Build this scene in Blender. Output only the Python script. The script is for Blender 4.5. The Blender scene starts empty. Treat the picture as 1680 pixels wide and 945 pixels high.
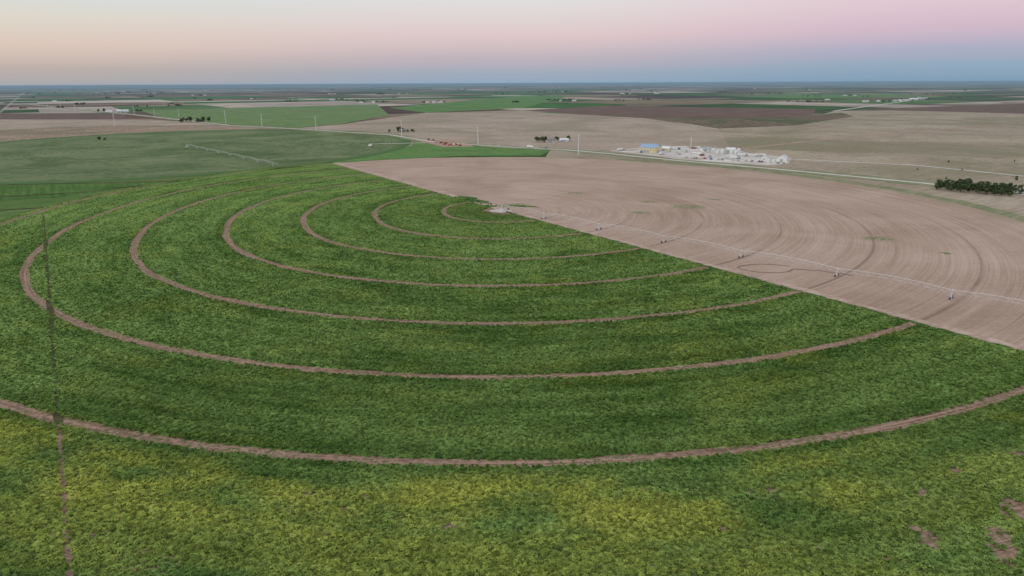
import bpy, math, random
import numpy as np
from mathutils import Vector, Matrix
random.seed(7); rng=np.random.default_rng(11)
scene=bpy.context.scene; COL=scene.collection
scene.view_settings.view_transform='Standard'; scene.view_settings.look='None'
scene.view_settings.exposure=0; scene.view_settings.gamma=1
PIV=np.array([-8.0,549.0]); RINGS=[48,104,159,214,271,327,384]
GRID=math.radians(33.8)     # bearing of the section lines
# ------------------------------------------------------------ numeric noise
TAB=rng.random((256,256))
def vn(x,y,o=0):
    xi=np.floor(x).astype(np.int64); yi=np.floor(y).astype(np.int64)
    fx=x-xi; fy=y-yi; fx=fx*fx*(3-2*fx); fy=fy*fy*(3-2*fy)
    a=TAB[(xi+o)&255,(yi+3*o)&255]; b=TAB[(xi+1+o)&255,(yi+3*o)&255]
    c=TAB[(xi+o)&255,(yi+1+3*o)&255]; d=TAB[(xi+1+o)&255,(yi+1+3*o)&255]
    return (a*(1-fx)+b*fx)*(1-fy)+(c*(1-fx)+d*fx)*fy
def fbm(x,y,n=4,o=0):
    s=0;a=1;t=0
    for i in range(n):
        s=s+a*vn(x*2**i,y*2**i,o+17*i); t+=a; a*=.55
    return s/t
SA=np.radians([-110,-90,-56,-10,30,57,82,105,122,150,180,200,225,270,310])
SS=np.array([1,1,1,.99,.965,.99,1.06,1.08,1.06,1.03,.985,.97,.985,1,1])
def sfac(th): return np.interp(th,SA,SS)
# ------------------------------------------------------------ node helpers
class NT:
    def __init__(s,mat):
        s.t=mat.node_tree; s.n=s.t.nodes; s.l=s.t.links
    def new(s,ty,ins=None,**kw):
        nd=s.n.new(ty)
        for k,v in kw.items(): setattr(nd,k,v)
        if ins:
            for k,v in ins.items(): s.set(nd,k,v)
        return nd
    def set(s,nd,k,v):
        i=nd.inputs[k]
        if isinstance(v,bpy.types.NodeSocket): s.l.new(v,i)
        else:
            if i.type=='RGBA' and len(v)==3: v=(*v,1)
            i.default_value=v
    def math(s,op,a,b=0,c=0,clamp=False):
        nd=s.n.new('ShaderNodeMath'); nd.operation=op; nd.use_clamp=clamp
        s.set(nd,0,a); s.set(nd,1,b); s.set(nd,2,c); return nd.outputs[0]
    def vmath(s,op,a,b=(0,0,0)):
        nd=s.n.new('ShaderNodeVectorMath'); nd.operation=op; s.set(nd,0,a); s.set(nd,1,b); return nd
    def mix(s,f,a,b,bt='MIX'):
        nd=s.n.new('ShaderNodeMix'); nd.data_type='RGBA'; nd.blend_type=bt
        s.set(nd,0,f); s.set(nd,6,a); s.set(nd,7,b); return nd.outputs[2]
    def mr(s,v,a,b,c=0,d=1,smooth=True):
        nd=s.n.new('ShaderNodeMapRange'); nd.interpolation_type='SMOOTHSTEP' if smooth else 'LINEAR'
        s.set(nd,0,v); nd.inputs[1].default_value=a; nd.inputs[2].default_value=b
        nd.inputs[3].default_value=c; nd.inputs[4].default_value=d; return nd.outputs[0]
    def noise(s,vec,scale,detail=3,rough=.55,dist=0):
        nd=s.new('ShaderNodeTexNoise',{'Vector':vec,'Scale':scale,'Detail':detail,'Roughness':rough,'Distortion':dist}); return nd.outputs[0]
def newmat(name,matte=True):
    m=bpy.data.materials.new(name); m.use_nodes=True
    t=NT(m); b=m.node_tree.nodes['Principled BSDF']
    if matte:
        d=m.node_tree.nodes.new('ShaderNodeBsdfDiffuse'); m.node_tree.links.new(d.outputs[0],m.node_tree.nodes['Material Output'].inputs[0])
        m.node_tree.nodes.remove(b); return m,t,d
    b.inputs['Specular IOR Level'].default_value=.2
    return m,t,b
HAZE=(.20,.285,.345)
def haze(t,col,L=15000.0):  # aerial haze painted into the base colour, stronger with distance from the origin
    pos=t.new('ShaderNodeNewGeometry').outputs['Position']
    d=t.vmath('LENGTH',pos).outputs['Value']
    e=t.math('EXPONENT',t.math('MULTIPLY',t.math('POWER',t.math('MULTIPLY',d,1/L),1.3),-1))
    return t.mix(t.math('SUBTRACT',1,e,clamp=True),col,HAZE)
def flatmat(name,c,var=.12,sc=1.5,rough=.8):
    m,t,b=newmat(name,False)
    pos=t.new('ShaderNodeTexCoord').outputs['Object']
    n=t.noise(pos,sc,4)
    c1=tuple(x*(1-var) for x in c); c2=tuple(min(1,x*(1+var)) for x in c)
    col=t.mix(t.mr(n,.3,.7),c1,c2)
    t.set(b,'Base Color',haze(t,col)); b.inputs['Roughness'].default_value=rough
    return m
def rotpos(t,ang=-GRID,scale=(1,1,1)):
    pos=t.new('ShaderNodeNewGeometry').outputs['Position']
    r=t.new('ShaderNodeVectorRotate',{'Vector':pos,'Angle':ang},rotation_type='Z_AXIS').outputs[0]
    return t.vmath('MULTIPLY',r,scale).outputs[0]
def fieldmat(name,c1,c2,row=(.02,.3,1),ang=-GRID,patch=.012,brush=None,brushamt=0,brsc=.16,c3=None):
    m,t,b=newmat(name)
    pos=t.new('ShaderNodeNewGeometry').outputs['Position']
    rp=rotpos(t,ang,row)
    rows=t.noise(rp,1.0,4,.65)
    pt=t.noise(pos,patch,5,.6,.6)
    fine=t.noise(pos,.12,5,.8)
    f=t.math('ADD',t.math('MULTIPLY',rows,.35),t.math('ADD',t.math('MULTIPLY',pt,.3),t.math('MULTIPLY',fine,.35)))
    col=t.mix(t.mr(f,.38,.62),c1,c2)
    if c3: col=t.mix(t.mr(t.noise(pos,patch*.35,4,.6,1.0),.46,.64,0,.85),col,c3)
    if brush:
        v=t.noise(pos,brsc,3,.75)
        msk=t.math('MULTIPLY',t.mr(v,.62-.1*brushamt,.70-.1*brushamt),t.mr(t.noise(pos,.006,3),.35,.6,.25,1))
        col=t.mix(msk,col,brush)
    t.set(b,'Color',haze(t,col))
    return m
# ------------------------------------------------------------ mesh helpers
def link(o): COL.objects.link(o); return o
def npmesh(name,V,F,mats,attrs=None,smooth=False):
    me=bpy.data.meshes.new(name); V=np.asarray(V,dtype=np.float32); F=np.asarray(F,dtype=np.int32)
    me.vertices.add(len(V)); me.vertices.foreach_set('co',V.ravel())
    k=F.shape[1]; me.loops.add(F.size); me.loops.foreach_set('vertex_index',F.ravel())
    me.polygons.add(len(F)); me.polygons.foreach_set('loop_start',np.arange(0,F.size,k,dtype=np.int32))
    me.polygons.foreach_set('loop_total',np.full(len(F),k,dtype=np.int32))
    if attrs:
        for an,(ty,dat) in attrs.items():
            a=me.attributes.new(an,ty,'POINT'); a.data.foreach_set('vector' if ty=='FLOAT_VECTOR' else 'value',np.asarray(dat,dtype=np.float32).ravel())
    for m in mats: me.materials.append(m)
    me.update(calc_edges=True)
    if smooth: me.polygons.foreach_set('use_smooth',np.ones(len(F),dtype=bool))
    return link(bpy.data.objects.new(name,me))
def gridfaces(nr,nc):
    i=np.arange(nr-1)[:,None]*nc+np.arange(nc-1)[None,:]
    return np.stack([i,i+1,i+nc+1,i+nc],-1).reshape(-1,4)
def poly(name,pts,z,mat):
    me=bpy.data.meshes.new(name); me.from_pydata([(x,y,z) for x,y in pts],[],[list(range(len(pts)))])
    me.materials.append(mat); me.update()
    if me.polygons[0].normal.z<0: me.flip_normals()
    return link(bpy.data.objects.new(name,me))
def blob(name,x,y,a,b,z,mat,rot=0,n=40,rough=.35):
    ph=random.uniform(0,9); pts=[]
    for i in range(n):
        t=2*math.pi*i/n; k=1+rough*(math.sin(3*t+ph)*.4+math.sin(7*t+ph*2)*.3+random.uniform(-.4,.4))
        u,v=a*k*math.cos(t),b*k*math.sin(t); pts.append((x+u*math.cos(rot)-v*math.sin(rot),y+u*math.sin(rot)+v*math.cos(rot)))
    return poly(name,pts,z,mat)
def ribbon(name,pts,w,z,mat,jit=0,step=25):
    P=[]
    for a,b in zip(pts[:-1],pts[1:]):
        a=Vector(a);b=Vector(b);n=max(1,int((b-a).length/step))
        for i in range(n): P.append(a.lerp(b,i/n))
    P.append(Vector(pts[-1])); vs=[];fs=[]
    for i,p in enumerate(P):
        d=(P[min(i+1,len(P)-1)]-P[max(i-1,0)]).normalized(); n=Vector((-d.y,d.x))
        ww=w/2+random.uniform(-jit,jit); w2=w/2+random.uniform(-jit,jit)
        vs+= [(*(p+n*ww),z),(*(p-n*w2),z)]
        if i: k=2*i; fs.append((k-2,k-1,k+1,k))
    me=bpy.data.meshes.new(name); me.from_pydata(vs,[],fs); me.materials.append(mat); me.update()
    return link(bpy.data.objects.new(name,me))
class MB:
    def __init__(s): s.v=[];s.f=[];s.m=[]
    def add(s,vs,fs,m):
        k=len(s.v); s.v+= [tuple(v) for v in vs]; s.f+=[tuple(i+k for i in f) for f in fs]; s.m+=[m]*len(fs)
    def box(s,x,y,z,sx,sy,sz,m=0,tx=1,ty=1):   # z = bottom
        v=[]
        for zz,a,b in((z,1,1),(z+sz,tx,ty)):
            for dx,dy in((-1,-1),(1,-1),(1,1),(-1,1)): v.append((x+dx*sx/2*a,y+dy*sy/2*b,zz))
        s.add(v,[(3,2,1,0),(4,5,6,7),(0,1,5,4),(1,2,6,5),(2,3,7,6),(3,0,4,7)],m)
    def cyl(s,p0,p1,r0,r1=None,n=8,m=0):
        r1=r0 if r1 is None else r1; p0=Vector(p0);p1=Vector(p1);d=(p1-p0).normalized()
        a=d.orthogonal().normalized(); b=d.cross(a); v=[]
        for p,r in((p0,r0),(p1,r1)):
            for i in range(n):
                t=2*math.pi*i/n; v.append(p+a*(r*math.cos(t))+b*(r*math.sin(t)))
        f=[(i,(i+1)%n,n+(i+1)%n,n+i) for i in range(n)]+[tuple(range(n-1,-1,-1)),tuple(range(n,2*n))]
        s.add(v,f,m)
    def mesh(s,name,mats):
        me=bpy.data.meshes.new(name); me.from_pydata(s.v,[],s.f)
        for m in mats: me.materials.append(m)
        me.polygons.foreach_set('material_index',s.m); me.update(); return me
    def obj(s,name,mats,loc=(0,0,0),rot=0,parent=None):
        o=link(bpy.data.objects.new(name,s.mesh(name,mats))); o.location=loc; o.rotation_euler=(0,0,rot)
        if parent: o.parent=parent
        return o
def empty(name,loc,rot=0):
    e=link(bpy.data.objects.new(name,None)); e.location=loc; e.rotation_euler=(0,0,rot); e.empty_display_size=1; return e
# ============================================================ GROUND SHEET
def make_ground():
    m,t,b=newmat('farmland_ground')
    rp=rotpos(t,-GRID)
    pos=t.new('ShaderNodeNewGeometry').outputs['Position']
    def cell(sx,sy,ox,oy):
        v=t.vmath('MULTIPLY',t.vmath('ADD',rp,(ox,oy,0)).outputs[0],(1/sx,1/sy,0)).outputs[0]
        fl=t.vmath('FLOOR',v).outputs[0]; fr=t.vmath('FRACTION',v).outputs[0]
        w=t.new('ShaderNodeTexWhiteNoise',{'Vector':fl},noise_dimensions='2D')
        return w,fr
    w1,fr1=cell(810,800,130,220); w2,_=cell(405,800,530,220); w3,_=cell(1620,405,0,60)
    val=t.mix(t.math('GREATER_THAN',w1.outputs['Value'],.55),w1.outputs['Color'],w2.outputs['Color'])
    val=t.mix(t.math('GREATER_THAN',w3.outputs['Value'],.7),val,w3.outputs['Color'])
    sep=t.new('ShaderNodeSeparateColor',{'Color':val})
    def ramp(f):
        r=t.new('ShaderNodeValToRGB',{'Fac':f}); cr=r.color_ramp; cr.interpolation='CONSTANT'
        pal=[(.10,.062,.047),(.065,.115,.035),(.33,.245,.18),(.10,.16,.055),(.16,.10,.075),(.24,.185,.12),(.06,.075,.04),(.45,.37,.30),(.06,.14,.035),(.20,.135,.095)]
        cr.elements[0].color=(*pal[0],1); cr.elements[1].position=.1; cr.elements[1].color=(*pal[1],1)
        for i in range(2,10):
            e=cr.elements.new(i/10); e.color=(*pal[i],1)
        return r.outputs[0]
    col=ramp(sep.outputs[1])
    c=t.vmath('LENGTH',t.vmath('SUBTRACT',fr1,(.5,.5,0)).outputs[0]).outputs['Value']
    inc=t.math('MULTIPLY',t.math('LESS_THAN',c,.47),t.math('GREATER_THAN',t.new('ShaderNodeSeparateColor',{'Color':w1.outputs['Color']}).outputs[2],.55))
    col=t.mix(inc,col,ramp(sep.outputs[0]))
    mp=t.vmath('FRACTION',t.vmath('MULTIPLY',t.vmath('ADD',rp,(130,220,0)).outputs[0],(1/1620,1/1600,0)).outputs[0]).outputs[0]
    s2=t.new('ShaderNodeSeparateXYZ',{'Vector':mp})
    rd=t.math('MAXIMUM',t.math('LESS_THAN',s2.outputs[0],.008),t.math('LESS_THAN',s2.outputs[1],.008))
    col=t.mix(t.math('MULTIPLY',rd,.6),col,(.4,.36,.3))
    n=t.noise(pos,.006,5,.6,.5); n2=t.noise(rotpos(t,-GRID,(.003,.05,1)),1,4); n3=t.noise(pos,.0006,3)
    k=t.mr(t.math('ADD',t.math('MULTIPLY',n,.6),t.math('MULTIPLY',n2,.4)),.3,.7,.65,1.3)
    k=t.math('MULTIPLY',k,t.mr(n3,.35,.65,.75,1.25))
    sc=t.vmath('SCALE',col); t.set(sc,3,k)
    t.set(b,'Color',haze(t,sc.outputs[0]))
    rad=[0,120,300,600,1000,1500,2200,3200,4800,7000,10000,15000,22000,32000,48000,70000,110000]
    N=96; V=[(0,0,0)];F=[]
    for r in rad[1:]:
        for i in range(N): V.append((r*math.cos(2*math.pi*i/N),r*math.sin(2*math.pi*i/N),0))
    for i in range(N): F.append((0,1+i,1+(i+1)%N))
    for k in range(len(rad)-2):
        a=1+k*N
        for i in range(N): F.append((a+i,a+N+i,a+N+(i+1)%N,a+(i+1)%N))
    me=bpy.data.meshes.new('ground'); me.from_pydata(V,[],F); me.materials.append(m); me.update()
    link(bpy.data.objects.new('ground',me))
make_ground()
# ============================================================ FIELDS
m_past=fieldmat('pasture_dry_grass',(.26,.20,.14),(.45,.365,.275),patch=.008,brush=(.12,.115,.06),brushamt=.3,brsc=.09,c3=(.24,.21,.135))
m_pinkp=fieldmat('pasture_pinkish',(.30,.225,.165),(.48,.38,.30),patch=.008,brush=(.17,.145,.09),brushamt=.4,brsc=.09,c3=(.29,.24,.17))
m_tan=fieldmat('stubble_tan',(.25,.175,.12),(.39,.29,.21),row=(.3,.01,1),c3=(.20,.175,.11))
m_brown=fieldmat('tilled_brown',(.125,.08,.06),(.20,.135,.105),row=(.2,.012,1))
m_brush=fieldmat('brushy_dark_pasture',(.13,.09,.065),(.25,.185,.13),brush=(.06,.08,.035),brushamt=1.0,brsc=.05,c3=(.09,.11,.05))
m_lgreen=fieldmat('young_crop_green',(.115,.18,.06),(.20,.26,.11),row=(.2,.01,1))
m_bgreen=fieldmat('bright_crop_green',(.085,.165,.045),(.155,.255,.085),row=(.2,.01,1))
m_green=fieldmat('mixed_crop_green',(.06,.12,.03),(.15,.21,.07),row=(.01,.25,1),c3=(.14,.16,.065))
m_green2=fieldmat('row_crop_green',(.05,.11,.025),(.13,.20,.06),row=(.25,.01,1),patch=.02)
m_verge=fieldmat('grass_verge',(.15,.18,.085),(.31,.28,.175),patch=.05)
m_weed=fieldmat('weedy_grass',(.04,.085,.02),(.12,.19,.055),patch=.1)
poly('pasture',[(440,1543),(662,1690),(1118,2437),(2600,2700),(3300,1200),(1500,200),(700,-300),(200,-300),(200,240),(0,549),(60,1070),(340,1073)],.03,m_past)
poly('crop_field',[(-1600,1150),(-1600,-400),(210,-400),(196,243),(-8,549),(-120,1000),(-235,1200)],.03,m_green)
poly('stubble_field',[(-2200,1300),(-877,1000),(-180,1000),(-130,1215),(-245,1405),(-506,1613),(-698,1745),(-1013,1765),(-1169,1598),(-2200,1750)],.05,m_tan)
poly('dry_pasture',[(-2200,1760),(-1180,1612),(-1013,1775),(-708,1755),(-1058,2068),(-1539,2112),(-2700,2350)],.04,m_pinkp)
poly('tilled_field',[(-2700,2370),(-1539,2122),(-1172,2112),(-1370,2514),(-1866,2568),(-3000,2800)],.04,m_brown)
poly('young_crop_field',[(-1481,2809),(-656,3458),(-394,2274),(-440,1790),(-506,1640),(-690,1770),(-1030,2100)],.04,m_lgreen)
poly('bright_crop_field',[(-509,2948),(95,5520),(385,4974),(50,2877),(-297,2447)],.06,m_bgreen)
poly('bright_crop_field',[(1500,5200),(2900,5400),(2800,4500),(1700,4300)],.06,m_bgreen)
poly('dry_pasture',[(-432,1773),(-297,2440),(50,2600),(85,2452),(383,2005),(457,1543),(340,1075),(148,1060),(84,1078),(-127,1222),(-245,1415),(-500,1625)],.05,m_pinkp)
poly('tilled_field',[(45,2624),(432,3125),(1125,2601),(900,2100),(700,1950),(383,2005)],.07,m_brown)
poly('brush_pasture',[(383,1990),(700,1940),(1080,2300),(1000,2050),(662,1640),(457,1543),(440,1700)],.08,m_brush)
poly('tilled_field',[(1250,2560),(2600,3300),(3400,2500),(1700,2050)],.07,m_brown)
poly('bright_crop_field',[(-180,1300),(-120,1215),(-70,1140),(40,1075),(60,1050),(40,985),(-60,985),(-180,940),(-235,900),(-200,1000),(-165,1150)],.09,m_bgreen)
poly('crop_field',[(-1500,640),(-560,590),(-420,625),(-365,735),(-540,705),(-1300,760)],.06,m_green2)
# second irrigated circle
def disc2():
    m,t,b=newmat('circle_crop_greygreen')
    at=t.new('ShaderNodeAttribute',attribute_name='polar').outputs['Vector']
    pos=t.new('ShaderNodeNewGeometry').outputs['Position']
    rows=t.noise(t.vmath('MULTIPLY',at,(.25,3,1)).outputs[0],1,4,.6)
    pt=t.noise(pos,.009,5,.6,.5); fine=t.noise(pos,.10,5,.85)
    f=t.math('ADD',t.math('MULTIPLY',rows,.25),t.math('ADD',t.math('MULTIPLY',pt,.35),t.math('MULTIPLY',fine,.4)))
    col=t.mix(t.mr(f,.40,.60),(.085,.125,.048),(.205,.235,.12))
    s=t.new('ShaderNodeSeparateXYZ',{'Vector':at})
    col=t.mix(t.mr(s.outputs[0],405,436),col,(.085,.15,.05))
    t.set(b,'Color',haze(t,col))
    nr,nc=30,181; r=np.linspace(.5,440,nr)[:,None]; th=np.linspace(0,2*np.pi,nc)[None,:]
    X=-560+r*np.cos(th)*.885; Y=1152+r*np.sin(th)*1.0; Z=np.full_like(X,.1)
    A=np.stack([np.broadcast_to(r,X.shape),np.broadcast_to(np.sin(th)*2,X.shape),np.broadcast_to(np.cos(th)*2,X.shape)],-1)
    npmesh('irrigated_crop_circle',np.stack([X,Y,Z],-1).reshape(-1,3),gridfaces(nr,nc),[m],{'polar':('FLOAT_VECTOR',A)})
disc2()
TH0,TH1=math.radians(122.9),math.radians(303.7)
# ---- harvested half circle
def harvested():
    m,t,b=newmat('harvested_soil')
    at=t.new('ShaderNodeAttribute',attribute_name='polar').outputs['Vector']
    pos=t.new('ShaderNodeNewGeometry').outputs['Position']
    s=t.new('ShaderNodeSeparateXYZ',{'Vector':at}); r=s.outputs[0]; th=s.outputs[1]
    rows=t.noise(t.vmath('MULTIPLY',at,(.9,2.5,1)).outputs[0],1,4,.6)
    rows2=t.noise(t.vmath('MULTIPLY',at,(.13,1.2,1)).outputs[0],1,4,.65)
    pt=t.noise(pos,.012,5,.6,.8); fine=t.noise(pos,.45,5,.8)
    f=t.math('ADD',t.math('ADD',t.math('MULTIPLY',rows,.27),t.math('MULTIPLY',rows2,.18)),t.math('ADD',t.math('MULTIPLY',pt,.27),t.math('MULTIPLY',fine,.28)))
    col=t.mix(t.mr(f,.36,.64),(.31,.21,.155),(.52,.385,.305))
    tr=None
    for k,R in enumerate(RINGS[:6]):
        d=t.math('ABSOLUTE',t.math('SUBTRACT',r,R))
        q=t.mr(d,.5,1.5,1,0)
        tr=q if tr is None else t.math('MAXIMUM',tr,q)
    vis=t.mr(t.noise(t.vmath('MULTIPLY',at,(.02,4,1)).outputs[0],1,3),.35,.6,.2,.7)
    thm=t.mr(th,-.95,.45,.95,.1)
    col=t.mix(t.math('MULTIPLY',t.math('MULTIPLY',tr,vis),thm),col,(.19,.125,.09))
    for (x,y,rr) in[(147,564,16),(102,538,8),(241,440,11),(120,590,8),(262,400,5),(60,640,9),(2,575,14),(180,600,7)]:
        d=t.vmath('LENGTH',t.vmath('MULTIPLY',t.vmath('SUBTRACT',pos,(x,y,.12)).outputs[0],(.75,1.1,0)).outputs[0]).outputs['Value']
        q=t.math('MULTIPLY',t.mr(d,rr*.3,rr,1,0),t.mr(t.noise(pos,.3,3,.8),.42,.6))
        col=t.mix(q,col,(.11,.18,.055))
    col=t.mix(t.math('MULTIPLY',t.mr(r,375,392),t.mr(t.noise(pos,.05,3),.4,.6,.2,.9)),col,(.30,.25,.16))
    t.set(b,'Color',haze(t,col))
    nr,nc=60,220; r=np.linspace(.5,392,nr)[:,None]; th=np.linspace(math.radians(-56.3),math.radians(122.9),nc)[None,:]
    R=r*sfac(th); X=PIV[0]+R*np.cos(th); Y=PIV[1]+R*np.sin(th)
    A=np.stack([np.broadcast_to(r,X.shape),np.broadcast_to(th,X.shape),0*X],-1)
    npmesh('harvested_field',np.stack([X,Y,np.full_like(X,.12)],-1).reshape(-1,3),gridfaces(nr,nc),[m],{'polar':('FLOAT_VECTOR',A)})
harvested()
mg=[(PIV[0]+(400*float(sfac(a)))*math.cos(a),PIV[1]+(400*float(sfac(a)))*math.sin(a)) for a in np.radians(np.arange(-40,72,4))]
ribbon('grass_margin',mg,15,.1,m_verge,3,12)
# ---- soil under the crop half (shows in the wheel tracks and bare patches)
def soil():
    m,t,b=newmat('track_soil')
    at=t.new('ShaderNodeAttribute',attribute_name='polar').outputs['Vector']
    pos=t.new('ShaderNodeNewGeometry').outputs['Position']
    n=t.noise(pos,.5,4,.7); n2=t.noise(t.vmath('MULTIPLY',at,(2.2,6,1)).outputs[0],1,3,.6)
    col=t.mix(t.mr(t.math('ADD',t.math('MULTIPLY',n,.45),t.math('MULTIPLY',n2,.55)),.38,.6),(.17,.10,.07),(.40,.26,.19))
    g=t.math('MULTIPLY',t.mr(t.noise(pos,.7,3,.7),.50,.60),t.mr(t.noise(pos,.035,3),.38,.6,.2,.95))
    col=t.mix(g,col,(.085,.13,.04))
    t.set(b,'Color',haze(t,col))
    nr,nc=60,200; r=np.linspace(.5,500,nr)[:,None]; th=np.linspace(TH0,TH1,nc)[None,:]
    lim=rmax(th)+1.0
    R=np.minimum(r*sfac(th),lim); X=PIV[0]+R*np.cos(th); Y=PIV[1]+R*np.sin(th)
    A=np.stack([R/sfac(th)+0*X,np.broadcast_to(th,X.shape),0*X],-1)
    npmesh('crop_soil',np.stack([X,Y,np.full_like(X,.10)],-1).reshape(-1,3),gridfaces(nr,nc),[m],{'polar':('FLOAT_VECTOR',A)})
def rmax(th):   # outer limit of the standing crop
    return np.interp(th,np.radians([100,196,212,310]),[1,1,0,0])*(392*sfac(th))+np.interp(th,np.radians([100,196,212,310]),[0,0,1,1])*492
soil()
BARE=[(-15,137,1.6,1.3),(49,136,1.3,1.0),(111,131,3,4),(94,134,2.0,4.5),(119,160,2.5,1.5),(122,142,4,4),(108,127,3,3),(140,168,3,2),(104,150,2,1.5),(127,137,3,3)]
def cropmask(X,Y,r,th):
    """1 where plants stand, 0 in wheel tracks / gaps. r is ring-normalised radius"""
    m=np.ones_like(X)
    for i,R in enumerate(RINGS):
        hw=1.85+.0010*np.hypot(X,Y)+.8*(fbm(th*r*.08,X*0+i*7.3,3,5)-.5)*2+ (vn(X*.9,Y*.9,3)-.5)*.6
        m=np.where(np.abs(r-R)<hw,0,m)
    s=X*.831+Y*.556+10.8
    w=np.where(Y<185,.55,.5)+(vn(X*.5,Y*.5,9)-.5)*.6
    m=np.where(np.abs(s)<w,0,m)
    for(x,y,a,b)in BARE:
        d=np.hypot((X-x)/a,(Y-y)/b)+(fbm(X*.45,Y*.45,4,21)-.5)*3.2
        m=np.where(d<.85,0,m)
    d=np.hypot(X-PIV[0],(Y-PIV[1]))
    m=np.where(d<12+9*vn(X*.2,Y*.2,4),0,m)
    thin=np.clip((fbm(X*.05,Y*.08,4,91)-.52)*3,0,1)*np.clip((r-394)/8,0,1)
    m=np.where(vn(X*1.7,Y*1.7,13)<thin*.42,0,m)
    return m
def yellowf(X,Y,r,th):
    n=fbm(X*.03,Y*.05,4,31); n2=fbm(th*16,r*.12,4,8)
    out=np.clip((r-388)/8,0,1)*np.clip((135-X)/80,.3,1)
    dim=1-.5*np.clip((r-407)/14,0,1)
    near=np.clip((n*.6+n2*.4-.36)*4.5,0,1)*dim
    far=np.clip((n*.4+n2*.6-.50)*3.6,0,1)*.30
    return out*near+(1-out)*far
def tintf(X,Y,r,th):
    n=fbm(th*7,r*.16,4,2); n2=fbm(X*.06,Y*.06,4,12); rows=fbm(th*22,r*.45,3,77)
    edge=0
    for R in RINGS: edge=edge+np.exp(-((r-R-3)/8.0)**2)
    n3=fbm(X*.012,Y*.012,3,55)
    return np.clip(.60+(n-.5)*1.0+(n2-.5)*.5+(n3-.5)*.6+(rows-.5)*.7-.25*edge-.12*np.clip((300-np.hypot(X,Y))/150,0,1)*np.clip((390-r)/20,0,1)-.15*np.clip((r-410)/15,0,1),0,1)
def leafcolor(t,tint,yel,rnd):
    c=t.mix(tint,(.060,.115,.024),(.180,.265,.072))
    c=t.mix(yel,c,(.33,.345,.065))
    k=t.mr(rnd,0,1,.5,1.6,False); sc=t.vmath('SCALE',c); t.set(sc,3,k)
    return sc.outputs[0]
# ---- canopy surface
def canopy():
    m,t,b=newmat('crop_canopy_leaves')
    ti=t.new('ShaderNodeAttribute',attribute_name='tint').outputs['Fac']; ye=t.new('ShaderNodeAttribute',attribute_name='yel').outputs['Fac']
    pos=t.new('ShaderNodeNewGeometry').outputs['Position']
    v=t.noise(pos,1.3,2,.8)
    c=leafcolor(t,ti,ye,t.mr(v,.3,.7))
    t.set(b,'Color',haze(t,c))
    nr,nc=620,1200
    r=(3+ (np.linspace(0,1,nr))*489)[:,None]; th=np.linspace(TH0+.0005,TH1-.0005,nc)[None,:]
    S=sfac(th); R=np.minimum(r*S,rmax(th)); X=PIV[0]+R*np.cos(th); Y=PIV[1]+R*np.sin(th)
    rn=R/S+0*X; T=np.broadcast_to(th,X.shape)
    mk=cropmask(X,Y,rn,T)
    H=.2+.45*rng.random(X.shape)**1.3+ .35*(fbm(X*.25,Y*.25,3,14)-.5)
    Z=np.where(mk>0,H,-.3)
    Z[-1,:]=-.3; Z[:,0]=-.3; Z[:,-1]=-.3
    X=X+rng.uniform(-.2,.2,X.shape)*(mk>0); Y=Y+rng.uniform(-.2,.2,X.shape)*(mk>0)
    return npmesh('crop_canopy',np.stack([X,Y,Z],-1).reshape(-1,3),gridfaces(nr,nc),[m],
        {'tint':('FLOAT',tintf(X,Y,rn,T)),'yel':('FLOAT',yellowf(X,Y,rn,T))})
can=canopy()
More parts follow.
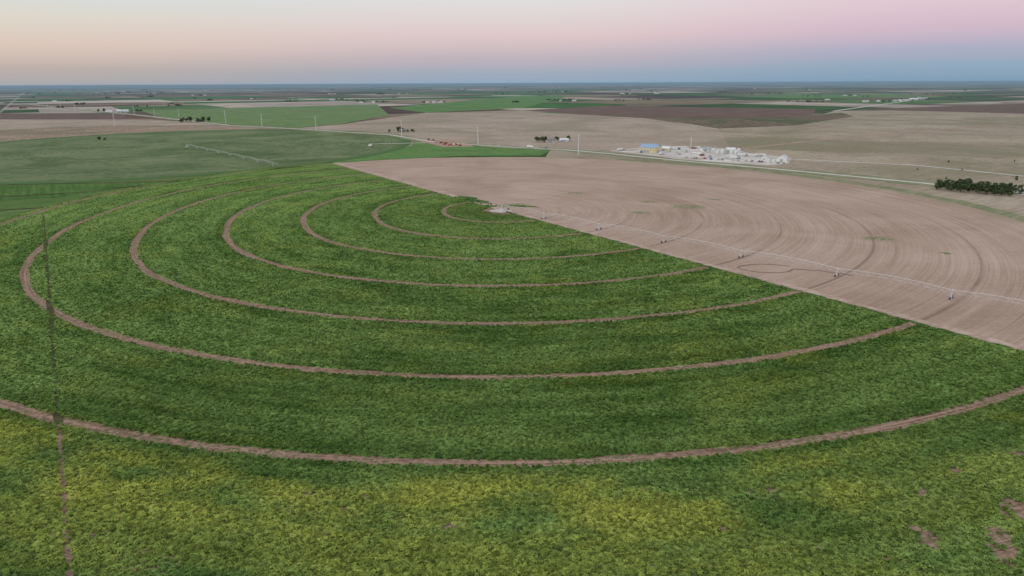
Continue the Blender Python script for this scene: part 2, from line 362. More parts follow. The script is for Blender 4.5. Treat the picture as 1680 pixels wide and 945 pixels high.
# ---- individual plants instanced over the canopy
def plants():
    m,t,b=newmat('crop_plant_leaves')
    ti=t.new('ShaderNodeAttribute',attribute_name='tint',attribute_type='INSTANCER').outputs['Fac']
    ye=t.new('ShaderNodeAttribute',attribute_name='yel',attribute_type='INSTANCER').outputs['Fac']
    rn=t.new('ShaderNodeAttribute',attribute_name='rnd',attribute_type='INSTANCER').outputs['Fac']
    t.set(b,'Color',leafcolor(t,ti,ye,rn))
    R=random.Random(3); B=MB()
    for k in range(8):
        a=k*2.4+R.uniform(-.3,.3); L=R.uniform(.4,.6); z0=R.uniform(.05,.35); w=.11
        dx,dy=math.cos(a),math.sin(a); px,py=-dy,dx
        up=R.uniform(.2,.4)
        pts=[(0,z0,w*.7),(L*.5,z0+up,w*1.3),(L,z0+up*.7,w*.25)]
        vs=[]
        for l,z,ww in pts: vs+=[(dx*l+px*ww,dy*l+py*ww,z),(dx*l-px*ww,dy*l-py*ww,z)]
        B.add(vs,[(0,1,3,2),(2,3,5,4)],0)
    B.cyl((0,0,0),(0,0,.75),.05,.09,3,0)
    proto=bpy.data.objects.new('crop_plant',B.mesh('crop_plant',[m]))
    n=1050000
    X=rng.uniform(-430,215,n); Y=rng.uniform(95,760,n)
    d=np.hypot(X,Y)
    dens=np.clip((230/np.maximum(d,60))**2.6,.05,1)
    ok=rng.random(n)<dens; ok&=(np.abs(X)<d*.66+15)
    X=X[ok];Y=Y[ok]
    th=np.arctan2(Y-PIV[1],X-PIV[0]); th=np.where(th<math.radians(100),th+2*np.pi,th)
    Rr=np.hypot(X-PIV[0],Y-PIV[1]); S=sfac(th)
    ok=(th>TH0+.002)&(th<TH1-.002)&(Rr<rmax(th)-.5)
    X,Y,th,Rr,S=X[ok],Y[ok],th[ok],Rr[ok],S[ok]
    mk=cropmask(X,Y,Rr/S,th)>0
    X,Y,th,Rr,S=X[mk],Y[mk],th[mk],Rr[mk],S[mk]; N=len(X)
    me=bpy.data.meshes.new('sorghum_crop'); me.vertices.add(N)
    me.vertices.foreach_set('co',np.stack([X,Y,np.full(N,.1)],-1).astype(np.float32).ravel())
    def at(nm,d): a=me.attributes.new(nm,'FLOAT','POINT'); a.data.foreach_set('value',d.astype(np.float32))
    at('tint',tintf(X,Y,Rr/S,th)); at('yel',yellowf(X,Y,Rr/S,th)*(.5+1.0*rng.random(N))); at('rnd',rng.random(N))
    at('rotz',rng.uniform(0,6.28,N)); at('scl',rng.uniform(.7,1.35,N))
    o=link(bpy.data.objects.new('sorghum_crop',me))
    ng=bpy.data.node_groups.new('scatter_crop','GeometryNodeTree')
    ng.interface.new_socket('Geometry',in_out='INPUT',socket_type='NodeSocketGeometry')
    ng.interface.new_socket('Geometry',in_out='OUTPUT',socket_type='NodeSocketGeometry')
    gi=ng.nodes.new('NodeGroupInput'); go=ng.nodes.new('NodeGroupOutput')
    ip=ng.nodes.new('GeometryNodeInstanceOnPoints'); oi=ng.nodes.new('GeometryNodeObjectInfo')
    oi.inputs['Object'].default_value=proto; oi.inputs['As Instance'].default_value=True
    def na(nm):
        q=ng.nodes.new('GeometryNodeInputNamedAttribute'); q.data_type='FLOAT'; q.inputs['Name'].default_value=nm; return q.outputs['Attribute']
    cx=ng.nodes.new('ShaderNodeCombineXYZ'); ng.links.new(na('rotz'),cx.inputs[2])
    L=ng.links.new
    L(gi.outputs[0],ip.inputs['Points']); L(oi.outputs['Geometry'],ip.inputs['Instance'])
    L(cx.outputs[0],ip.inputs['Rotation']); L(na('scl'),ip.inputs['Scale']); L(ip.outputs[0],go.inputs[0])
    md=o.modifiers.new('scatter','NODES'); md.node_group=ng
    return o
pl=plants(); can.parent=pl
# ============================================================ TRACKS AND ROADS
m_dirt=fieldmat('dirt_track',(.34,.235,.18),(.54,.40,.32),patch=.05,row=(.1,.5,1))
m_dark=fieldmat('dark_rut',(.05,.055,.025),(.11,.10,.05),patch=.05)
m_rut=fieldmat('tire_rut',(.19,.125,.09),(.27,.185,.135),patch=.05)
m_red=fieldmat('red_dirt_road',(.33,.21,.15),(.45,.31,.23),patch=.05)
m_road=fieldmat('caliche_road',(.46,.42,.37),(.62,.57,.51),patch=.05)
m_yard=fieldmat('gravel_yard',(.46,.40,.35),(.70,.64,.58),patch=.03,c3=(.36,.28,.21))
m_line=flatmat('road_paint',(.75,.6,.15))
ribbon('dirt_track',[(-231,905),(-6,554)],8,.20,m_dirt,1.6,6)
ribbon('dirt_track',[(-2,547),(199,246),(330,49)],5.0,.20,m_dirt,1.3,4)
ribbon('grassy_edge',[(-5,545),(196,243)],2.2,.24,m_weed,1.0,3)
ribbon('service_track',[(-139.5,189),(-187,260),(-373,538)],2.6,.16,m_dark,.3,5)
for pts,w,mm in[([(-1100,478),(-474,630),(-410,664),(-353,735),(-345,780)],5,m_dark),([(-1200,560),(-532,712),(-353,735),(-235,910)],5,m_dark),([(-1100,400),(-560,520),(-392,575)],4,m_dark)]:
    ribbon('farm_track',pts,w,.16,mm,1)
blob('concrete_pad',-9,548,9,7,.24,m_yard,0,24,.15)
blob('weed_patch',-38,606,24,9,.26,m_weed,-.9); blob('weed_patch',-22,570,9,6,.26,m_weed); blob('weed_patch',8,570,13,4,.22,m_weed,-.3)
ra=[(-2700,3900),(-1246,2359),(-698,1745),(-506,1613),(-245,1405),(-127,1211),(10,1111),(84,1066),(142,1006),(230,899),(317,812),(423,687),(474,630),(760,300),(1300,-300)]
ribbon('grass_verge',ra,34,.14,m_verge,5)
ribbon('road',ra,9,.22,m_road,.3); ribbon('road_centre_line',ra,.25,.24,m_line)
ribbon('dirt_road',[(345,930),(367,924),(496,848),(555,743),(800,500)],7,.16,m_road,.6)
ribbon('dirt_road',[(290,1000),(307,1026),(346,1063),(638,1303),(1235,1690),(2600,2700)],11,.16,m_red,1.5)
ribbon('dirt_road',[(640,1150),(900,1080),(1500,1000)],6,.15,m_red,1)
ribbon('dirt_road',[(1118,2437),(1909,3458),(2400,4100)],16,.16,m_road,1)
ribbon('dirt_road',[(-2600,1650),(-1100,1610),(-698,1745)],9,.17,m_red,1)
ribbon('dirt_road',[(-127,1211),(-240,1190),(-235,1150)],7,.16,m_road,1)
poly('gravel_yard',[(148,1048),(190,1085),(248,1130),(300,1100),(340,1073),(345,1000),(381,937),(350,870),(316,852),(270,885),(228,921),(190,985)],.18,m_yard)
poly('dirt_yard',[(-190,1290),(-120,1270),(-75,1190),(-60,1130),(-110,1125),(-135,1180)],.18,m_red)
pts=[(142+15*math.cos(a)*(1+.1*math.sin(3*a)),367+9*math.sin(a)) for a in np.linspace(.5,6.1,30)]+[(168,362),(182,352)]
ribbon('tire_loop_track',pts,1.2,.18,m_rut,.3,3)
# ============================================================ MATERIALS FOR OBJECTS
M=dict(
 galv=flatmat('galvanized_steel',(.62,.63,.62),.12,2,.5),
 rubber=flatmat('tire_rubber',(.03,.03,.03)),
 conc=flatmat('concrete',(.5,.47,.43)),
 pole=flatmat('pole_grey',(.72,.72,.72)),
 white=flatmat('white_paint',(.78,.78,.76),.06),
 cream=flatmat('cream_siding',(.70,.62,.38),.06),
 bluer=flatmat('blue_metal_roof',(.30,.42,.58),.08),
 grey=flatmat('grey_metal',(.42,.43,.44)),
 dark=flatmat('dark_opening',(.05,.055,.06)),
 red=flatmat('red_paint',(.45,.06,.04)), orange=flatmat('orange_paint',(.55,.16,.05)),
 blue=flatmat('blue_paint',(.08,.16,.32)), rust=flatmat('rust_steel',(.28,.13,.08)),
 bark=flatmat('bark',(.14,.10,.07)), lfd=flatmat('leaf_dark',(.04,.065,.024),.3), lfl=flatmat('leaf_light',(.10,.14,.048),.3),
 brown=flatmat('brown_siding',(.3,.22,.16)), roofg=flatmat('shingle_roof',(.25,.23,.22)))
# ============================================================ IRRIGATORS
def irrigator(px,py,ang,radii,over=22):
    e=empty('center_pivot_irrigator',(px,py,.12),ang)
    mats=[M['galv'],M['rubber'],M['conc'],M['white']]
    B=MB(); B.box(0,0,0,5,5,.35,2)
    for sx in(-1,1):
        for sy in(-1,1): B.cyl((sx*1.8,sy*1.8,.35),(sx*.25,sy*.25,4.8),.12,.1,6,0)
    for z,w in((1.6,1.36),(3.1,.85)):
        for a,b in(((-w,-w),(w,-w)),((w,-w),(w,w)),((w,w),(-w,w)),((-w,w),(-w,-w))): B.cyl((*a,z),(*b,z),.06,n=4)
    B.cyl((0,0,.35),(0,0,5.4),.2,n=8); B.box(1.9,-2.1,.35,.8,.4,1.7,3)
    B.obj('pivot_tower',mats,parent=e)
    prev=0
    for k,r in enumerate(list(radii)+[radii[-1]+over]):
        last=(k==len(radii)); L=r-prev; B=MB(); n=10 if not last else 4
        hp=lambda u: 4.3+(1.3*4*u*(1-u) if not last else 0)
        for i in range(n):
            u0,u1=i/n,(i+1)/n
            B.cyl((prev+L*u0,0,hp(u0)),(prev+L*u1,0,hp(u1)),.135,n=6)
        if not last:
            low=[(prev+L*(i+.5)/8,hp((i+.5)/8)-1.7) for i in range(8)]
            for i,(x,z) in enumerate(low):
                for u in(i/8,(i+1)/8):
                    for s in(-.7,.7): B.cyl((x,s,z),(prev+L*u,0,hp(u)),.035,n=3)
                B.cyl((x,-.7,z),(x,.7,z),.035,n=3)
                if i:
                    for s in(-.7,.7): B.cyl((low[i-1][0],s,low[i-1][1]),(x,s,z),.035,n=3)
            for s in(-.7,.7):
                B.cyl((prev,0,4.1),(low[0][0],s,low[0][1]),.035,n=3); B.cyl((low[-1][0],s,low[-1][1]),(r,0,4.1),.035,n=3)
        else:
            B.cyl((prev,0,6.2),(prev,0,4.3),.05,n=4); B.cyl((prev,0,6.2),(r,0,4.3),.03,n=3)
        nd=int(L/6)
        for i in range(nd):
            x=prev+(i+.5)*L/nd; u=(x-prev)/L; B.cyl((x,0,hp(u)),(x,0,1.9),.025,n=3)
        B.obj('span_%d'%(k+1),mats,parent=e)
        if not last:
            B=MB()
            B.box(r,0,.75,.2,4.3,.2,0)
            for s in(-1,1):
                for q in(-.35,.35): B.cyl((r+q,s*2.0,.9),(r,s*.12,4.3),.07,n=5)
                B.cyl((r-.2,s*2.1,.65),(r+.2,s*2.1,.65),.65,n=16,m=1); B.cyl((r-.24,s*2.1,.65),(r+.24,s*2.1,.65),.3,n=10,m=0)
                B.cyl((r,s*1.1,2.6),(r,0,.9),.05,n=4)
            B.cyl((r,-1.05,2.6),(r,1.05,2.6),.05,n=4); B.box(r,.2,.95,.4,.6,.35,3); B.box(r+.1,0,4.45,.35,.3,.4,3)
            B.obj('drive_tower_%d'%(k+1),mats,parent=e)
        prev=r
    return e
irrigator(-8,549,math.atan2(-238,217),[48,103,158,213,269,323,380])
irrigator(-535,1146,math.atan2(860-1146,-293+535),[52,104,156,208,260,312,364],15)
# ============================================================ UTILITY POLES
def pole_mesh(h):
    B=MB(); B.cyl((0,0,0),(0,0,h),.62,.42,8,0)
    for z in(h-1.5,h-4.5,h-7.5):
        B.cyl((-1.9,0,z),(1.9,0,z+.3),.12,.1,6,0)
        for s in(-1.9,1.9): B.cyl((s,0,z+.2),(s,0,z-.9),.09,.07,5,1)
    B.cyl((0,0,0),(0,0,.4),1,1,8,1)
    return B.mesh('utility_pole',[M['pole'],M['conc']])
pm=pole_mesh(28)
for x,y,s in[(-984,1740,1.1),(-1265,2364,1.15),(-754,1854,1.15),(-592,1665,1.1),(-431,1545,1.1),(-213,1357,1.08),(-56,1170,1.05),(96,992,1.05),(240,928,1.05),(-1065,2256,.9),(-1148,2265,.9),(-1674,2708,1),(-2066,3149,1),(-1400,2480,.9),(-1850,2900,1)]:
    o=link(bpy.data.objects.new('utility_pole',pm)); o.location=(x,y,0); o.scale=(s,s,s); o.rotation_euler=(0,0,.6+random.uniform(-.1,.1))
# ============================================================ BUILDINGS
def building(name,x,y,rot,L,W,h,rh,wall,roof,big=2,wins=4):
    e=empty(name,(x,y,.19),rot)
    B=MB(); hw,hl=W/2,L/2
    B.add([(-hl,-hw,0),(hl,-hw,0),(hl,hw,0),(-hl,hw,0),(-hl,-hw,h),(hl,-hw,h),(hl,hw,h),(-hl,hw,h),(-hl,0,h+rh),(hl,0,h+rh)],
      [(0,1,5,4),(2,3,7,6),(1,2,6,9,5),(3,0,4,8,7)],0); B.obj('walls',[wall],parent=e)
    B=MB(); o=.6; sl=rh/hw
    for s in(-1,1):
        B.add([(-hl-o,s*(hw+o),h-o*sl+.05),(hl+o,s*(hw+o),h-o*sl+.05),(hl+o,0,h+rh+.05),(-hl-o,0,h+rh+.05),(-hl-o,s*(hw+o),h-o*sl+.25),(hl+o,s*(hw+o),h-o*sl+.25),(hl+o,0,h+rh+.25),(-hl-o,0,h+rh+.25)],
          [(0,1,2,3),(4,5,6,7),(0,1,5,4),(1,2,6,5),(3,0,4,7)],0)
    B.cyl((-hl-o,0,h+rh+.25),(hl+o,0,h+rh+.25),.2,n=6,m=0); B.obj('roof',[roof],parent=e)
    B=MB()
    for i in range(big):
        xx=-hl+L*(i+.5)/max(big,1)*.6+L*.05; dw=min(4.5,L/(big+2)); B.box(xx,-hw-.03,.02,dw,.1,min(h*.75,4.5),0)
        B.box(xx,-hw-.02,min(h*.75,4.5)+.02,dw+.4,.16,.2,1)
    B.box(hl*.75,-hw-.03,.02,1,.1,2.1,0); B.box(hl+.03,0,.02,.1,min(5,W*.4),min(h*.75,4.5),0)
    B.obj('doors',[M['grey'],M['white']],parent=e)
    B=MB()
    for i in range(wins):
        for s in(-1,1): B.box(-hl+L*(i+.5)/wins,s*(hw+.03),h*.5,1.3,.08,1.1,0)
    B.obj('windows',[M['dark']],parent=e)
    return e
A=math.radians(-48)
building('metal_workshop',205,1022,math.radians(-38),26,20,7.5,4.2,M['cream'],M['bluer'],3,5)
building('metal_shed',231,1040,math.radians(-38),16,10,4.5,1.8,M['cream'],M['white'],2,2)
building('metal_shed',290,1035,math.radians(10),14,9,4,1.5,M['white'],M['grey'],1,3)
building('metal_shed',326,1030,math.radians(-15),12,8,3.8,1.5,M['grey'],M['white'],1,2)
building('site_office',262,975,A,14,5,3,.7,M['white'],M['white'],0,5)
building('site_office',285,905,A,12,4,3,.6,M['white'],M['grey'],0,4)
building('farm_house',70,1208,.1,16,10,3.2,2.2,M['white'],M['roofg'],1,5)
building('metal_shed',92,1216,.1,15,9,4,1.6,M['white'],M['white'],2,1)
building('farm_house',-1478,2590,.2,22,12,4,2.5,M['white'],M['white'],1,5)
building('metal_barn',-1440,2615,.2,40,16,6,3,M['white'],M['white'],2,3)
building('metal_barn',-855,1930,.3,22,12,4.5,2.2,M['brown'],M['grey'],2,3)
building('farm_house',-232,1490,.3,14,9,3.2,2,M['brown'],M['roofg'],1,4)
building('metal_barn',2100,3700,.3,45,22,7,4,M['white'],M['white'],2,3)
building('metal_barn',2230,3850,.1,50,20,7,4,M['white'],M['grey'],2,3)
building('farm_house',1980,3600,.5,28,14,4,3,M['white'],M['white'],1,4)
def hoop(x,y,rot,L,R):
    e=empty('hoop_barn',(x,y,.19),rot); B=MB(); n=14
    for i in range(n):
        a,b=math.pi*i/n,math.pi*(i+1)/n
        B.add([(-L/2,-R*math.cos(a),R*math.sin(a)),(L/2,-R*math.cos(a),R*math.sin(a)),(L/2,-R*math.cos(b),R*math.sin(b)),(-L/2,-R*math.cos(b),R*math.sin(b))],[(0,1,2,3)],0)
    for xx in(-L/2+.3,L/2-.3):
        B.add([(xx,-R*.98*math.cos(math.pi*i/n),R*.98*math.sin(math.pi*i/n)) for i in range(n+1)],[tuple(range(n+1))],0)
    B.obj('fabric_cover',[M['white']],parent=e)
    B=MB()
    for k in range(7):
        xx=-L/2+L*k/6
        for i in range(n):
            a,b=math.pi*i/n,math.pi*(i+1)/n; q=R+.06
            B.cyl((xx,-q*math.cos(a),q*math.sin(a)),(xx,-q*math.cos(b),q*math.sin(b)),.09,n=4)
    B.obj('ribs',[M['grey']],parent=e)
    B=MB(); B.box(-L/2+.2,0,.02,.15,R*.5,R*.45,0); B.obj('door',[M['grey']],parent=e)
hoop(352,897,math.radians(60),15,7.5); hoop(338,921,math.radians(60),11,4.5)
def tank(x,y,r,h,mat):
    B=MB(); B.cyl((0,0,0),(0,0,h),r,r,20,0); B.cyl((0,0,h),(0,0,h+r*.35),r*1.02,.25,20,0); B.cyl((0,0,h+r*.33),(0,0,h+r*.33+.4),.3,.3,8,1)
    for z in(h*.33,h*.66,h-.1): B.cyl((0,0,z),(0,0,z+.15),r+.06,r+.06,20,1)
    for s in(-.25,.25): B.cyl((r+.15,s,0),(r+.15,s,h+.5),.04,n=4,m=1)
    B.obj('storage_tank',[mat,M['grey']],(x,y,.19))
for i in range(5): tank(298+i*6.2,1000-i*1.5,2.4,6 if i%2 else 5,M['white'] if i!=2 else M['grey'])
for i in range(3): tank(318+i*7,1012,3,5,M['white'])
tank(330,885,2,4,M['white']); tank(335,880,2,4,M['white'])
def container(x,y,rot,mat,L=12):
    B=MB(); B.box(0,0,.15,L,2.4,2.6,0)
    n=int(L/.6)
    for i in range(n):
        for s in(-1,1): B.box(-L/2+.3+i*(L-.6)/(n-1),s*1.22,.25,.22,.07,2.4,0)
    for xx in(-L/2,L/2):
        for s in(-1.2,1.2): B.box(xx,s,.1,.2,.2,2.75,1)
    for s in(-.6,.6): B.box(L/2+.04,s,.25,.06,1.1,2.4,1)
    B.obj('shipping_container',[mat,M['grey']],(x,y,.1),rot)
def wheels(B,xs,w,r,m):
    for x in xs:
        for s in(-1,1):
            B.cyl((x,s*w-.15,r),(x,s*w+.15,r),r,n=14,m=m); B.cyl((x,s*w-.17,r),(x,s*w+.17,r),r*.45,n=8,m=0)
def pickup(x,y,rot,mat):
    B=MB(); B.box(0,0,.5,5.4,1.9,.55,0,.99,.97); B.box(1.75,0,1.05,1.6,1.75,.22,0,.9,.93)
    B.box(.1,0,1.04,2.1,1.75,.8,1,.72,.86); B.box(.1,0,1.83,1.5,1.5,.06,0)
    for s in(-.9,.9): B.box(-1.8,s,1.04,1.8,.08,.4,0)
    B.box(-2.66,0,1.04,.08,1.8,.4,0); B.box(2.72,0,.5,.12,1.8,.25,3); B.box(-2.74,0,.5,.1,1.8,.2,3)
    for s in(-.7,.7): B.box(2.7,s,.82,.08,.3,.18,3)
    wheels(B,(-1.65,1.7),.86,.4,2)
    B.obj('pickup_truck',[mat,M['dark'],M['rubber'],M['grey']],(x,y,.19),rot)
def truck(x,y,rot,cab,body,L=11):
    B=MB(); B.box(0,0,.7,L+4,1,.3,3); B.box(L/2+1,0,.8,2.2,2.4,1.9,0,.95,.97); B.box(L/2+.8,0,2.7,1.7,2.3,.6,0,.8,.9)
    B.box(L/2+2.0,0,1.8,.25,2.1,.8,2); B.box(L/2+2.6,0,.8,1.2,2.0,1.1,0,.9,.9); B.cyl((L/2-.1,1,1),(L/2-.1,1,3.8),.1,n=6,m=3)
    B.box(-1,0,1.05,L,2.5,2.8,1); 
    for i in range(6): B.box(-1-L/2+.6+i*(L-1.2)/5,0,1.05,.12,2.6,2.75,3)
    wheels(B,(-L/2-.2,-L/2+1,L/2-.6,L/2+2.5),1.05,.5,4)
    B.obj('parked_truck',[cab,body,M['dark'],M['grey'],M['rubber']],(x,y,.19),rot)
def loader(x,y,rot,mat):
    B=MB(); B.box(0,0,.9,4.4,1.9,1.1,0,.92,.9); B.box(-.3,0,2.0,1.6,1.6,1.5,1,.88,.88); B.box(-.3,0,3.5,1.7,1.7,.12,0)
    for s in(-.9,.9): B.cyl((.6,s,1.8),(3.6,s,.9),.14,n=6,m=0)
    B.add([(3.5,-1.4,.2),(3.5,1.4,.2),(3.3,1.4,1.3),(3.3,-1.4,1.3),(4.5,-1.4,.25),(4.5,1.4,.25)],[(0,1,2,3),(0,1,5,4),(0,3,4),(1,2,5)],2)
    B.cyl((-1.7,.5,2),(-1.7,.5,3),.08,n=6,m=2); wheels(B,(-1.4,1.4),1.1,.8,3)
    B.obj('wheel_loader',[mat,M['dark'],M['grey'],M['rubber']],(x,y,.19),rot)
cols=[M['white'],M['white'],M['grey'],M['red'],M['blue'],M['white'],M['grey'],M['white']]
R=random.Random(5)
for i in range(16):
    u=i/15; x=238+(345-238)*u; y=935-(935-862)*u; pickup(x+R.uniform(-3,3),y+R.uniform(4,10),A+1.57+R.uniform(-.1,.1),cols[i%8])
for i in range(12): pickup(R.uniform(190,330),R.uniform(960,1045),R.uniform(0,3),cols[R.randrange(8)])
for i in range(8): container(R.uniform(225,350),R.uniform(940,1075),R.choice([A,A+1.57,.2]),R.choice([M['white'],M['white'],M['grey'],M['blue'],M['rust']]),R.choice([6,12]))
for x,y in[(215,990),(250,1062),(320,960),(300,930),(345,960),(165,1048)]: truck(x,y,R.uniform(-1,1),R.choice(cols),M['white'])
for x,y in[(270,1090),(290,1085)]: container(x,y,.2,M['white'])
truck(-100,1148,.2,M['white'],M['orange'],7)
for x,y in[(-112,1165),(-150,1262),(-140,1250),(-84,1142),(-92,1156)]: loader(x,y,R.uniform(0,3),M['orange'])
for x,y in[(-20,1134),(40,1096),(55,1090),(20,1120)]: pickup(x,y,A,cols[R.randrange(8)])
truck(30,1103,A,M['white'],M['white'])
for i in range(3): container(-130+i*9,1205-i*9,.4,M['rust'] if i else M['grey'],6)
container(468,628,.4,M['white']); container(474,620,.4,M['grey'],6); pickup(462,612,.3,M['white'])
# ============================================================ TREES
def tree_mesh(seed,h,w,n=16,lf=40,ls=.55,dense=False):
    R=random.Random(seed); B=MB(); th=h*.4
    B.cyl((0,0,0),(.1,0,th),.035*h,.02*h,7,0); cl=[]
    for i in range(n):
        a=R.uniform(0,6.28); rr=w/2*math.sqrt(R.random())*.8; z=h*R.uniform(.32 if not dense else .2,.88)
        rr*=1-.55*max(0,(z/h-.5)/.5); c=Vector((rr*math.cos(a),rr*math.sin(a),z)); cl.append(c)
        if i%2==0: B.cyl((.1,0,th*R.uniform(.5,1)),c,.013*h,.004*h,4,0)
    for c in cl:
        cr=w*R.uniform(.13,.24); mi=1 if R.random()<.6 else 2
        for k in range(lf):
            d=Vector((R.gauss(0,1),R.gauss(0,1),R.gauss(0,.75))); d=d.normalized()*cr*R.uniform(.35,1.05)
            p=c+d; nrm=(d.normalized()+Vector((R.uniform(-.8,.8),R.uniform(-.8,.8),R.uniform(-.3,1)))).normalized()
            a=nrm.orthogonal().normalized(); b=nrm.cross(a); s=ls*R.uniform(.6,1.3)
            B.add([p-a*s,p-b*s*.6,p+a*s,p+b*s*.6],[(0,1,2,3)],mi if R.random()<.8 else 3-mi)
    return B.mesh('tree',[M['bark'],M['lfd'],M['lfl']])
TM=[tree_mesh(i,9+i%3,8+i%2*2) for i in range(5)]; JM=[tree_mesh(20+i,8+i%3,6.5,18,40,.5,True) for i in range(4)]
def tree(x,y,name='elm_tree',s=1,ms=TM):
    o=link(bpy.data.objects.new(name,ms[R.randrange(len(ms))])); o.location=(x,y,.05); o.rotation_euler=(0,0,R.uniform(0,6)); q=s*R.uniform(.75,1.25); o.scale=(q,q,q*R.uniform(.85,1.2))
for row in range(4):   # windbreak, four planted rows
    for i in range(10):
        u=i/9; tree(406+38*u+row*7.5+R.uniform(-2,2),650-44*u+row*6.5+R.uniform(-2,2),'juniper_tree',1.0,JM)
for x,y in[(48,1206),(54,1212),(60,1220),(44,1214),(80,1224),(100,1224),(57,1200)]: tree(x,y,s=1.1)
for i in range(7): tree(-258+R.uniform(0,55),1475+R.uniform(-15,30),s=.9)
for i in range(11): tree(-890+i*6+R.uniform(-3,3),1893+i*4.5+R.uniform(-8,8),s=1.25)
tree(-760,1286,s=.8); tree(-752,1290,s=.6)
for x,y in[(-1500,2600),(-1515,2590),(-1400,2640),(-1380,2630),(-1460,2640)]: tree(x,y,s=1.2)
for i in range(10): tree(470+R.uniform(-20,250),720+R.uniform(-10,200),'shrub',.35,JM)
for x,y in[(520,705),(560,745)]: tree(x,y,'shrub',.5,JM)
for i in range(16): tree(-56+i*3.5+R.uniform(-2,2),620-i*4.2+R.uniform(-6,6),'weed_bush',.2,JM)
# distant masses
def distant():
    B=MB(); R=random.Random(9); H=MB()
    def clump(x,y,h,w):
        for k in range(26):
            p=Vector((x+R.gauss(0,w*.4),y+R.gauss(0,w*.4),abs(R.gauss(h*.5,h*.28)))); s=h*R.uniform(.12,.3)
            a=Vector((R.gauss(0,1),R.gauss(0,1),R.gauss(0,1))).normalized(); b=a.orthogonal().normalized()
            B.add([p-a*s,p-b*s,p+a*s,p+b*s],[(0,1,2,3)],R.randrange(2))
    sites=[(258,7400),(541,7415),(-1055,4378),(997,6105),(1800,3478),(1880,3540),(1960,3600),(2040,3680),(2400,4151),(-5220,9360),(-6700,9900),(400,7400),(1020,6050)]
    for i in range(120):
        d=3600*math.exp(R.uniform(0,1.5)); a=R.uniform(-.72,.72); sites.append((d*math.sin(a),d*math.cos(a)))
    for i,(x,y) in enumerate(sites):
        n=R.randint(2,9); L=R.uniform(20,130); a=GRID+(0 if R.random()<.5 else math.pi/2)
        for k in range(n):
            u=R.uniform(-L,L); clump(x+u*math.cos(a)+R.gauss(0,10),y+u*math.sin(a)+R.gauss(0,10),R.uniform(6,11),R.uniform(8,14))
        if R.random()<.25 or i<13:
            for k in range(R.randint(1,3)):
                hx,hy=x+R.uniform(-70,70),y-R.uniform(10,60); w,l,h=R.uniform(4,8),R.uniform(6,15),R.uniform(3,6)
                H.add([(hx-l,hy-w,0),(hx+l,hy-w,0),(hx+l,hy+w,0),(hx-l,hy+w,0),(hx-l,hy-w,h),(hx+l,hy-w,h),(hx+l,hy+w,h),(hx-l,hy+w,h),(hx-l,hy,h*1.5),(hx+l,hy,h*1.5)],
                  [(0,1,5,4),(2,3,7,6),(1,2,6,9,5),(3,0,4,8,7)],0)
                H.add([(hx-l,hy-w,h),(hx+l,hy-w,h),(hx+l,hy,h*1.5),(hx-l,hy,h*1.5),(hx+l,hy+w,h),(hx-l,hy+w,h)],[(0,1,2,3),(3,2,4,5)],1)
    B.obj('distant_trees',[M['lfd'],M['lfl']]); H.obj('distant_farmsteads',[M['white'],M['grey']])
distant()
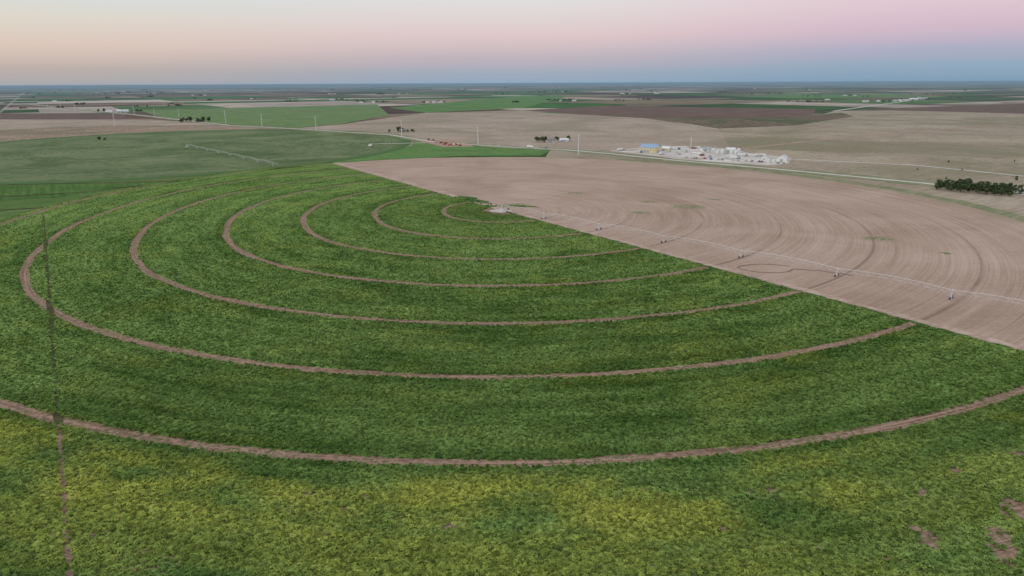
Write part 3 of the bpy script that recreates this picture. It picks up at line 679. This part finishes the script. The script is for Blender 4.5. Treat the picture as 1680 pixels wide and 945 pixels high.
# ============================================================ SKY AND SUN
w=bpy.data.worlds.new('World'); scene.world=w; w.use_nodes=True
t=NT(w); bg=w.node_tree.nodes['Background']; out=w.node_tree.nodes['World Output']
dirv=t.vmath('NORMALIZE',t.new('ShaderNodeTexCoord').outputs['Generated']).outputs[0]
sx=t.new('ShaderNodeSeparateXYZ',{'Vector':dirv})
def ramp(st):
    f=t.math('POWER',t.math('MAXIMUM',sx.outputs[2],0),.5)
    r=t.new('ShaderNodeValToRGB',{'Fac':f}); cr=r.color_ramp
    for i,(z,c) in enumerate(st):
        e=cr.elements[i] if i<2 else cr.elements.new(.999)
        e.position=math.sqrt(z); e.color=(*c,1)
    return r.outputs[0]
up=[(.30,(.74,.79,.84)),(1,(.72,.79,.90))]
Lr=ramp([(0,(.33,.37,.43)),(.018,(.46,.40,.39)),(.045,(.67,.53,.48)),(.075,(.69,.63,.57)),(.11,(.63,.70,.71))]+up)
Cr=ramp([(0,(.26,.38,.51)),(.012,(.31,.38,.50)),(.032,(.47,.41,.49)),(.062,(.69,.53,.56)),(.095,(.72,.65,.66)),(.12,(.70,.71,.73))]+up)
Rr=ramp([(0,(.17,.31,.46)),(.018,(.225,.35,.50)),(.038,(.35,.36,.53)),(.060,(.57,.41,.54)),(.09,(.69,.50,.59)),(.12,(.71,.55,.64))]+up)
f1=t.mr(sx.outputs[0],-.58,-.02); f2=t.mr(sx.outputs[0],.0,.55)
c=t.mix(f2,t.mix(f1,Lr,Cr),Rr)
t.set(bg,'Color',c); bg.inputs['Strength'].default_value=.97
sky=t.new('ShaderNodeTexSky',sky_type='NISHITA'); sky.sun_disc=False; sky.sun_elevation=math.radians(8); sky.sun_rotation=math.radians(-110)
bg2=t.new('ShaderNodeBackground',{'Color':sky.outputs[0],'Strength':.02})
ad=t.new('ShaderNodeAddShader'); t.l.new(bg.outputs[0],ad.inputs[0]); t.l.new(bg2.outputs[0],ad.inputs[1]); t.l.new(ad.outputs[0],out.inputs['Surface'])
sd=bpy.data.lights.new('sun','SUN'); sd.energy=.7; sd.angle=math.radians(14); sd.color=(1,.88,.76)
so=link(bpy.data.objects.new('sun',sd)); az=math.radians(-110); el=math.radians(25)
v=Vector((math.sin(az)*math.cos(el),math.cos(az)*math.cos(el),math.sin(el))); so.rotation_euler=v.to_track_quat('Z','Y').to_euler(); so.location=(-300,0,300)
# ============================================================ CAMERA
cd=bpy.data.cameras.new('camera'); cam=link(bpy.data.objects.new('camera',cd)); cd.lens=24; cd.sensor_width=36; cd.clip_end=200000; cd.clip_start=1
pitch=math.atan(337.5/1120)
cam.matrix_world=Matrix.Translation((0,0,100))@Matrix.Rotation(math.pi/2-pitch,4,'X')@Matrix.Rotation(-math.radians(.27),4,'Z')
scene.camera=cam
